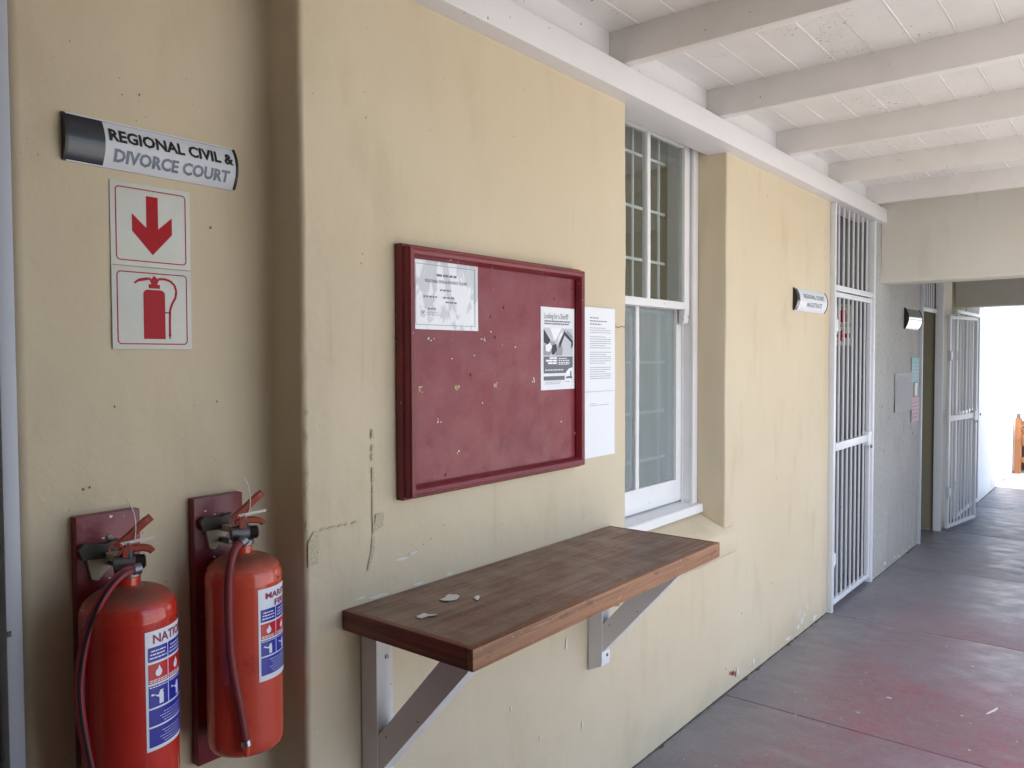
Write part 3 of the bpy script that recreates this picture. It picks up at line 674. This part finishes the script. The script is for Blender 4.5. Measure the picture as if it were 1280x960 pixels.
rail((u0, v0), (u0, v1), (1, 1), (1, -1)); rail((u1, v1), (u1, v0), (-1, -1), (-1, 1))
mb = wallmap(.026)
P = [blob(u, v, a, b, 9, int(u*997), .6) for u, v, a, b in ((1.487, 1.515, .010, .008), (1.63, 1.517, .014, .012), (1.80, 1.518, .014, .011), (1.985, 1.525, .012, .009))]
polys('paint_chip', P, mb, 'chip_ochre', nb, .0006)
P = [blob(u+random.uniform(-.012, .012), v+random.uniform(-.008, .008), random.uniform(.002, .006), random.uniform(.0015, .004), 7, k, .6) for k, (u, v) in enumerate([(1.487, 1.515)]*3+[(1.63, 1.517)]*3+[(1.8, 1.518)]*2+[(1.985, 1.528)]*5+[(1.75, 1.655)]*5+[(1.53, 1.65)]*4+[(1.56, 1.43)]*4+[(1.63, 1.335)]*2+[(2.13, 1.39), (1.9, 1.63), (1.77, 1.68), (1.62, 1.6), (1.7, 1.61), (1.75, 1.46)])]
polys('paint_chip', P, mb, 'chip_white', nb, .0009)
P = [blob(u, v, .004, .006, 7, int(u*577), .5) for u, v in ((1.585, 1.275), (1.80, 1.66), (2.1, 1.79), (1.69, 1.55), (1.78, 1.72), (1.84, 1.75), (2.2, 1.83))]
polys('paint_chip', P, mb, 'dark', nb, .0008)

def sheet(name, label, x, u0, u1, v0, v1, mat='paper', curl=.003, cat='notice', seed=1, nu=6, nv=8, group=None, thick=.0004):
    """a sheet of paper: slightly curled solid sheet"""
    R = random.Random(seed); V = []; F = []
    a, b, c = R.uniform(0, 6), R.uniform(0, 6), R.uniform(.4, 1)
    def hgt(s, t): return x+.0006+curl*(max(0, abs(s-.5)*2-.6)*1.3*c*(.5+.5*math.sin(t*5+a))+max(0, abs(t-.5)*2-.75)*1.6*(.5+.5*math.sin(s*4+b)))
    for side in (1, 0):
        for j in range(nv+1):
            for i in range(nu+1):
                s, t = i/nu, j/nv; ed = R.uniform(-.0008, .0008) if side else 0
                V.append((hgt(s, t)+side*thick, u0+(u1-u0)*s, v0+(v1-v0)*t))
    n = (nu+1)*(nv+1)
    for j in range(nv):
        for i in range(nu):
            k = j*(nu+1)+i; F.append((k, k+1, k+nu+2, k+nu+1)); F.append((n+k, n+k+nu+1, n+k+nu+2, n+k+1))
    ring = [i for i in range(nu+1)]+[(j+1)*(nu+1)-1 for j in range(1, nv+1)]+[nv*(nu+1)+i for i in range(nu-1, -1, -1)]+[j*(nu+1) for j in range(nv-1, 0, -1)]
    for k in range(len(ring)): a_, b_ = ring[k], ring[(k+1) % len(ring)]; F.append((a_, n+a_, n+b_, b_))
    o = mesh(name, V, F, mat, None, True, 60); tag(o, label, cat, group)
    return o, (lambda u, v, l: (hgt((u-u0)/(u1-u0), (v-v0)/(v1-v0))+thick+.0003+l, u, v))
# certificate-like notice, top left
o, m = sheet('notice', 'wrinkled white notice with a printed border in the top corner of the board', .026, 1.463, 1.723, 1.676, 1.864, 'notice_paper', .002, seed=3)
u, v = 1.463, 1.676
fr = [rect(u+.010, v+.012, u+.0115, v+.174), rect(u+.246, v+.012, u+.2475, v+.174)]
fr += strips(u+.010, v+.012, u+.2475, v+.0132, 6)+strips(u+.010, v+.1735, u+.2475, v+.1747, 6)
polys('border_line', fr, m, 'ink_grey', o, .0002)
polys('lettering', textpolys('REGIONAL CIVIL & DIVORCE COURT', .0115, u+.046, v+.127, 'LEFT', .0002, .168), m, 'ink_grey', o, .0002)
polys('fine_print', scribble(u+.09, u+.175, v+.145, .006, 2, (.012, .022), .004)+scribble(u+.104, u+.148, v+.106, .0045, 3)+scribble(u+.04, u+.096, v+.086, .0045, 4)+scribble(u+.115, u+.16, v+.086, .0045, 5)+scribble(u+.125, u+.17, v+.074, .004, 6)+scribble(u+.056, u+.087, v+.054, .004, 7), m, 'ink_grey', o, .0002)
polys('fine_print', scribble(u+.056, u+.1, v+.045, .0016, 8)+scribble(u+.056, u+.11, v+.039, .0016, 9), m, 'ink_pale', o, .0002)
em = line2(arc(u+.038, v+.042, .008, 0, 360, 12), .0016)+line2(arc(u+.038, v+.055, .009, 200, 340, 6), .0014)+[blob(u+.038, v+.043, .004, .006, 8, 4)]+line2([(u+.030, v+.056), (u+.026, v+.062)], .0014)+line2([(u+.046, v+.056), (u+.05, v+.062)], .0014)
polys('emblem', em, m, 'ink_pale', o, .0002)
# poster
o, m = sheet('poster', 'grey printed poster headed Looking for a Sheriff on the board', .026, 2.026, 2.214, 1.494, 1.762, 'paper', .0007, 'poster', 5)
u, v = 2.026, 1.494; W_, H_ = .188, .268
A = lambda L: [(u+a*W_, v+(1-b)*H_) for a, b in L]
polys('lettering', textpolys('Looking for a Sheriff?', .026, u+.09*W_, v+.862*H_, 'LEFT', .0001, .72*W_), m, 'ink_grey', o, .0002)
polys('fine_print', scribble(u+.1*W_, u+.88*W_, v+.822*H_, .0045, 1, (.006, .014), .002)+scribble(u+.1*W_, u+.85*W_, v+.792*H_, .0045, 2, (.006, .014), .002), m, 'tone3', o, .0002)
polys('picture', [A([(.08, .25), (.95, .25), (.95, .585), (.08, .585)])], m, 'tone1', o, .0002)
polys('picture', [A([(.08, .27), (.27, .4), (.2, .45), (.08, .43)]), A([(.32, .46), (.44, .44), (.46, .52), (.36, .58), (.3, .56)]), A([(.52, .44), (.70, .27), (.72, .3), (.6, .44), (.54, .5)]), A([(.70, .29), (.95, .40), (.95, .46), (.9, .5), (.9, .42), (.7, .34)])], m, 'tone4', o, 0.0013)
polys('picture', [A([(.08, .46), (.22, .40), (.42, .42), (.33, .5), (.26, .585), (.08, .585)]), A([(.46, .47), (.58, .43), (.64, .5), (.62, .585), (.42, .585), (.44, .52)]), A([(.72, .32), (.95, .38), (.95, .34), (.78, .27)])], m, 'tone2', o, 0.0009)
polys('picture', [A([(.13, .46), (.26, .43), (.32, .48), (.24, .54), (.14, .53)]), A([(.5, .36), (.62, .28), (.64, .32), (.5, .44)]), A([(.25, .25), (.6, .25), (.45, .38), (.38, .4)])], m, 'tone0', o, 0.0011)
polys('text_panel', [A([(.08, .595), (.95, .595), (.95, .80), (.08, .80)]), A([(.08, .835), (.70, .835), (.70, .885), (.08, .885)])], m, 'tone3', o, .0002)
polys('fine_print', scribble(u+.25*W_, u+.46*W_, v+.375*H_, .006, 3, (.02, .03), .002)+scribble(u+.14*W_, u+.46*W_, v+.343*H_, .006, 4, (.03, .06), .002)+scribble(u+.2*W_, u+.46*W_, v+.312*H_, .006, 5, (.02, .03), .002)+[rect(u+.49*W_, v+.30*H_, u+.495*W_, v+.395*H_)]
      +scribble(u+.52*W_, u+.76*W_, v+.375*H_, .003, 6)+scribble(u+.52*W_, u+.86*W_, v+.35*H_, .003, 7)+scribble(u+.52*W_, u+.86*W_, v+.325*H_, .003, 8)+scribble(u+.52*W_, u+.84*W_, v+.305*H_, .003, 9)+scribble(u+.12*W_, u+.66*W_, v+.235*H_, .003, 10), m, 'tone0', o, .0004)
polys('logo', [A([(.70, .9), (.70, .83), (.75, .78), (.83, .745), (.95, .73), (.95, .9)])], m, 'tone0', o, .0006)
polys('logo', [A([(.86, .83), (.88, .76), (.915, .80), (.90, .84)]), A([(.74, .845), (.92, .835), (.92, .865), (.74, .87)])]+line2(A([(.9, .84), (.93, .86), (.9, .885)]), .002), m, 'tone3', o, .0008)
polys('fine_print', scribble(u+.12*W_, u+.55*W_, v+.07*H_, .002, 12)+scribble(u+.12*W_, u+.6*W_, v+.09*H_, .002, 13)+scribble(u+.72*W_, u+.86*W_, v+.09*H_, .003, 14), m, 'ink_pale', o, .0002)
# two sheets on the wall beside the board
o, m = sheet('notice', 'white sheet of close typed lines on the wall beside the notice board', .0035, 2.304, 2.512, 1.478, 1.776, 'paper', .003, seed=8)
P = scribble(2.345, 2.40, 1.737, .0035, 1, (.012, .02), .003)+scribble(2.345, 2.46, 1.726, .0035, 2, (.01, .02), .003)+scribble(2.345, 2.42, 1.715, .0035, 3, (.01, .02), .003)
polys('fine_print', P, m, 'ink_grey', o, .0002)
P = []
for k in range(24):
    if k not in (3, 10, 17): P += scribble(2.345, 2.485 if k % 4 else 2.45, 1.702-k*.0078, .0022, 10+k, (.006, .018), .002)
polys('fine_print', P, m, 'ink_pale', o, .0002)
o, m = sheet('notice', 'mostly blank white sheet pasted under the typed sheet', .0035, 2.306, 2.511, 1.243, 1.4765, 'paper', .003, seed=9)
polys('fine_print', scribble(2.345, 2.38, 1.433, .0022, 3)+scribble(2.345, 2.47, 1.427, .002, 4), m, 'ink_pale', o, .0002)
# papers on the rough wall
o, m = sheet('notice', 'crinkled grey plastic sleeve of notices on the rough grey wall', .0345, 6.52, 7.09, 1.165, 1.465, 'grey_paper', .006, seed=4, nu=14)
P = [rect(6.56+.075*k, 1.19+.01*(k % 2), 6.58+.075*k, 1.44) for k in range(7)]
polys('fine_print', P, m, 'tone2', o, .0006)
o, m = sheet('notice', 'pale blue paper notice on the rough grey wall', .0345, 7.05, 7.325, 1.385, 1.586, 'cyan_paper', .004, seed=5)
polys('fine_print', [p for k in range(5) for p in scribble(7.09, 7.28, 1.42+.03*k, .008, k, (.02, .05), .01)], m, 'ink_steel', o, .0006)
o, m = sheet('notice', 'pink paper notice on the rough grey wall', .0345, 7.07, 7.34, 1.058, 1.258, 'pink_paper', .004, seed=6)
polys('fine_print', [p for k in range(5) for p in scribble(7.1, 7.3, 1.09+.03*k, .008, k, (.02, .05), .01)], m, 'ink_grey', o, .0006)
o, m = sheet('notice', 'small white slip of paper between the blue and pink notices', .0345, 7.17, 7.27, 1.27, 1.375, 'paper', .005, seed=7)

# ------------------------------------------------------------------ shelf and brackets
sh = thing('wall_shelf', 'dark brown wooden shelf on white brackets below the notice board', 'shelf')
sy0, sy1, sx, st = 1.24, 2.482, .432, .979
box('shelf_top', .0035, sx-.018, sy0+.016, sy1-.016, st-.046, st, 'shelf_top', sh)
box('edge_strip', sx-.0175, sx, sy0, sy1, st-.049, st+.0005, 'shelf_edge', sh, .003)
box('edge_strip', .0035, sx-.018, sy0, sy0+.0155, st-.049, st+.0003, 'shelf_end', sh, .002)
box('edge_strip', .0035, sx-.018, sy1-.0155, sy1, st-.049, st+.0003, 'shelf_end', sh, .002)
for k, by in enumerate((1.298, 2.336)):
    b1 = by+.053
    prism('bracket_upright', [(.0035, .50 if k == 0 else .487), (.058, .52 if k == 0 else .512), (.06, .53), (.06, st-.05), (.0035, st-.05)], 1, by, b1, 'white_paint', sh)
    prism('bracket_strut', [(.0605, .562), (.0605, .66), (.302, st-.0505), (.393, st-.0505)], 1, by+.003, b1-.003, 'white_paint', sh)
    prism('bracket_foot', [(.0607, .561), (.052, .53), (.062, .532), (.075, .5765)], 1, by+.006, b1-.006, 'white_paint', sh) if False else None
    prism('bracket_block', [(.303, st-.0507), (.39, st-.0507), (.415, st-.0507), (.415, st-.058), (.386, st-.0581)], 1, by-.003, b1+.003, 'shelf_end', sh) if False else None
    tube('screw', [(.058, by+.034, .85 if k == 0 else .545), (.0625, by+.034, .85 if k == 0 else .545)], .006, 'grey_metal', sh, 8)
    P = [blob(z_[0], z_[1], .004, .003, 7, 9, .5) for z_ in ((.20, .735), (.09, .665), (.36, .905))]
    polys('paint_chip', P, lambda u_, v_, l, yy=by+.003: (u_, yy-l, v_), 'chip_brown', sh, .0006)
def flake(pts, label, seed):
    V = []; n = len(pts); R = random.Random(seed)
    top = [R.uniform(.0016, .005) for _ in pts]
    V = [(x_, y_, st+.0005+h_) for (x_, y_), h_ in zip(pts, top)]+[(x_, y_, st+.0005+max(0, h_-.0016)) for (x_, y_), h_ in zip(pts, top)]
    F = [tuple(range(n)), tuple(range(n, 2*n))]+[(k, (k+1) % n, n+(k+1) % n, n+k) for k in range(n)]
    tag(mesh('paint_flake', V, F, 'chip_white', None), label, 'paint flake')
flake([(.135, 1.445), (.150, 1.44), (.165, 1.452), (.168, 1.475), (.158, 1.497), (.143, 1.502), (.136, 1.492), (.128, 1.49), (.126, 1.477), (.134, 1.472)], 'largest rounded white paint flake lying on the brown shelf', 1)
flake([(.198, 1.505), (.214, 1.498), (.212, 1.508), (.198, 1.53), (.192, 1.527)], 'thin upright sliver of white paint lying on the brown shelf', 2)
flake([(.182, 1.318), (.194, 1.308), (.203, 1.314), (.205, 1.33), (.216, 1.352), (.207, 1.356), (.196, 1.345), (.186, 1.34)], 'oblong white paint flake near the end edge of the brown shelf', 3)

# ------------------------------------------------------------------ sash window
wn = thing('sash_window', 'tall white painted sash window with a frosted lower pane', 'window')
wy0, wy1 = 2.602, 3.503
zt = 2.62
for a, b, c, d in ((wy1-.05, wy1, wy1-.053, wy1-.05), (wy0, wy0+.05, wy0+.05, wy0+.053)):
    box('frame_casing', -.156, -.14, a, b, .9, zt, 'white_paint', wn, .003); box('frame_jamb', -.262, -.1565, a+.001, b-.001, .9, zt, 'white_paint', wn)
    box('parting_bead', -.198, -.19, a-.008 if a > 3 else b, a if a > 3 else b+.008, .9, zt, 'white_paint', wn)
box('frame_head', -.262, -.141, wy0, wy1, zt+.001, zt+.04, 'white_paint', wn)
prism('timber_sill', [(-.262, .856), (-.112, .859), (-.11, .865), (-.11, .893), (-.114, .899), (-.262, .912)], 1, wy0, wy1, 'white_paint', wn, smooth=True, auto=30)
sy_a, sy_b = wy0+.0535, wy1-.0535
def sash(x0, x1, z0, z1, top, bot, glass, nm, bar):
    s = box(nm, x0, x1, sy_a, sy_a+.052, z0, z1, 'white_paint', wn, .003)
    box('stile', x0, x1, sy_b-.052, sy_b, z0, z1, 'white_paint', s, .003)
    box('bottom_rail', x0, x1, sy_a+.0525, sy_b-.0525, z0, z0+bot, 'white_paint', s, .003)
    box('top_rail', x0, x1, sy_a+.0525, sy_b-.0525, z1-top, z1, 'white_paint', s, .003)
    prism('glazing_bar', [(x0+.004, bar-.008), (x0, bar-.004), (x0, bar+.004), (x0+.004, bar+.008), (x1-.004, bar+.014), (x1, bar+.012), (x1, bar-.012), (x1-.004, bar-.014)], 2, z0+bot, z1-top, 'white_paint', s, nseg=24, jit=.0012)
    for a, b in ((sy_a+.0525, bar-.015), (bar+.015, sy_b-.0525)):
        box('pane', (x0+x1)/2-.002, (x0+x1)/2+.002, a, b, z0+bot+.0005, z1-top-.0005, glass, s)
    return s
us = sash(-.189, -.158, 1.82, zt, .05, .035, 'glass', 'upper_sash', 3.06)
ls = sash(-.232, -.1985, .914, 1.85, .03, .105, 'frosted', 'lower_sash', 3.035)
for yy in (sy_b-.05, sy_a+.002):
    prism('sash_horn', [(-.187, 1.819), (-.158, 1.819), (-.158, 1.80), (-.164, 1.79), (-.16, 1.775), (-.166, 1.757), (-.187, 1.752)], 1, yy, yy+.045, 'white_paint', us)
box('sash_lock', -.157, -.152, sy_b-.12, sy_b-.07, 1.856, 1.89, 'room', us) if False else None
bbg = thing('burglar_bars', 'white steel burglar bar grid inside the sash window', 'bars')
for yy in (2.65, 2.885, 3.12, 3.362): box('bar', -.280, -.272, yy-.006, yy+.006, .92, 2.7, 'gate_paint', bbg)
for zz in (.9, 1.125, 1.345, 1.575, 1.81, 2.04, 2.272, 2.508): box('cross_bar', -.2715, -.264, wy0, wy1-.1, zz-.006, zz+.006, 'gate_paint', bbg)
box('inner_lining', -.298, -.263, wy1-.012, wy1+.0, .9, 2.7, 'white_paint', wn)

# ------------------------------------------------------------------ barred gates
def gate(name, label, L, z0, z1, mid, nb_, stile=.035, depth=.028, origin=(0, 0), ang=0, lock=True, hinges=(.33, 1.79), mat='gate_paint', group='barred security gates', hingeside=0):
    """built along local +Y from the hinge; local X is the thickness"""
    t = thing(name, label, 'gate', group); t.location = (origin[0], origin[1], 0); t.rotation_euler = (0, 0, rad(ang))
    def bx(n_, *a, b=.002): return box(n_, *a, mat, t, b)
    bx('stile', 0, depth, 0, stile, z0, z1); bx('stile', 0, depth, L-stile, L, z0, z1)
    bx('bottom_rail', .001, depth-.001, stile, L-stile, z0, z0+.03); bx('top_rail', .001, depth-.001, stile, L-stile, z1-.03, z1)
    if mid: bx('middle_rail', -.001, depth+.002, stile, L-stile, mid-.025, mid+.025)
    proto = None
    for k in range(nb_):
        yc = stile+(L-2*stile)*(k+1)/(nb_+1)
        segs = ((z0+.03, mid-.025), (mid+.025, z1-.03)) if mid else ((z0+.03, z1-.03),)
        for s0, s1 in segs: bx('bar', .0085, .0195, yc-.0055, yc+.0055, s0, s1)
    for hz in hinges:
        h_ = bx('hinge', depth, depth+.012, -.012, .03, hz-.035, hz+.035)
        tube('hinge_pin', [(depth+.008, -.006, hz-.045), (depth+.008, -.006, hz+.045)], .008, mat, h_, 8)
    if lock:
        box('lock_box', -.004, depth+.012, L-.10, L-.012, mid-.05, mid+.045, mat, t, .004)
        tube('padlock', [(depth+.014, L-.05, mid-.06), (depth+.024, L-.05, mid-.06)], .012, 'grey_metal', t, 10)
    return t
gate('security_gate', 'closed white barred gate beside the cream wall', .835, .035, 2.0, 1.03, 7, origin=(-.006, 5.075), hingeside=0)
gfr = thing('gate_frame', 'white steel frame and barred fanlight over the closed gate', 'gate frame', 'barred gate frames')
box('post', -.012, .03, 5.042, 5.070, .0, 2.543, 'gate_paint', gfr, .002); box('post', -.012, .034, 5.915, 5.953, .0, 2.543, 'gate_paint', gfr, .002)
box('transom', -.008, .026, 5.071, 5.914, 2.008, 2.042, 'gate_paint', gfr, .002)
for k in range(7):
    yc = 5.071+.843*(k+1)/8; box('bar', .0035, .0145, yc-.0055, yc+.0055, 2.043, 2.543, 'gate_paint', gfr, .002)
# fire signs on the far reveal inside the first gate (face the viewer, along -Y)
def revealsign(z0, label, draw):
    t = thing('safety_sign', label, 'sign'); yb = 5.9512
    box('backing', -.255, -.115, yb-.003, yb, z0, z0+.148, 'sticker', t)
    m = lambda u_, v_, l: (u_, yb-.003-l, v_)
    polys('border_line', frame_rrect(-.25, z0+.005, -.12, z0+.143, .008, .0025), m, 'ink', t, .0006)
    draw(t, m, -.258, z0)
def leftarrow(t, m, u_, v_):
    polys('arrow', [[(u_+.025, v_+.075), (u_+.07, v_+.12), (u_+.09, v_+.12), (u_+.065, v_+.09), (u_+.125, v_+.09), (u_+.125, v_+.06), (u_+.065, v_+.06), (u_+.09, v_+.03), (u_+.07, v_+.03)]], m, 'print_red', t, .0006)
revealsign(1.825, 'red extinguisher symbol sign seen through the closed gate bars', lambda t, m, a, b: extpic(t, m, a-.005, b+.0, 'print_red', .85))
revealsign(1.672, 'red arrow sign seen through the closed gate bars', leftarrow)
# second opening: frame, fanlight, open leaf
gf2 = thing('gate_frame', 'white steel frame and barred fanlight of the opening with the open gate', 'gate frame', 'barred gate frames')
box('post', -.01, .05, 7.363, 7.398, 0, 2.6, 'alu_paint', gf2, .002); box('post', .02, .085, 8.03, 8.066, 0, 2.6, 'gate_paint', gf2, .002)
box('transom', .0, .04, 7.399, 8.029, 1.985, 2.02, 'gate_paint', gf2, .002)
for k in range(6):
    yc = 7.399+.63*(k+1)/7; box('bar', .0145, .0255, yc-.0055, yc+.0055, 2.021, 2.6, 'gate_paint', gf2, .002)
for hz in (.35, .9, 1.62, 1.83): box('strike', -.2, -.17, 8.052, 8.069, hz, hz+.03, 'black_plastic', gf2, .003)
gate('security_gate', 'white barred gate standing open against the beige pier', .735, .03, 1.965, 1.03, 7, origin=(.112, 8.05), ang=-9, hinges=(.36, 1.6))
gate('security_gate', 'farthest white barred gate beyond the open one', 1.30, .03, 2.04, 1.03, 10, origin=(.09, 8.53), hinges=(.36, 1.6))

# ------------------------------------------------------------------ bench in the bright yard
bn = thing('bench', 'varnished wooden bench against the far white wall', 'bench')
for bx_ in (.135, 1.38):
    p = prism('back_post', [(12.62, .0), (12.70, .0), (12.70, .45), (12.73, .75), (12.67, .75), (12.62, .47)], 0, bx_, bx_+.075, 'bench_wood', bn)
    box('post_cap', bx_+.012, bx_+.06, 12.675, 12.725, .751, .815, 'bench_cap', bn, .008)
    box('leg', bx_, bx_+.075, 13.1, 13.165, 0, .46, 'bench_wood', bn, .004); box('arm_rest', bx_, bx_+.07, 12.735, 13.2, .62, .65, 'bench_wood', bn, .006)
    box('arm_post', bx_+.01, bx_+.06, 13.11, 13.155, .461, .619, 'bench_wood', bn, .004)
for z0, z1 in ((.38, .52), (.15, .22)): box('rail', .211, 1.379, 12.64, 12.68, z0, z1, 'bench_wood', bn, .004)
for z0 in (.56, .66): box('back_slat', .211, 1.379, 12.665, 12.69, z0, z0+.06, 'bench_wood', bn, .004)
for k in range(5): box('seat_slat', .14, 1.45, 12.735+.09*k, 12.815+.09*k, .461, .485, 'bench_wood', bn, .004)
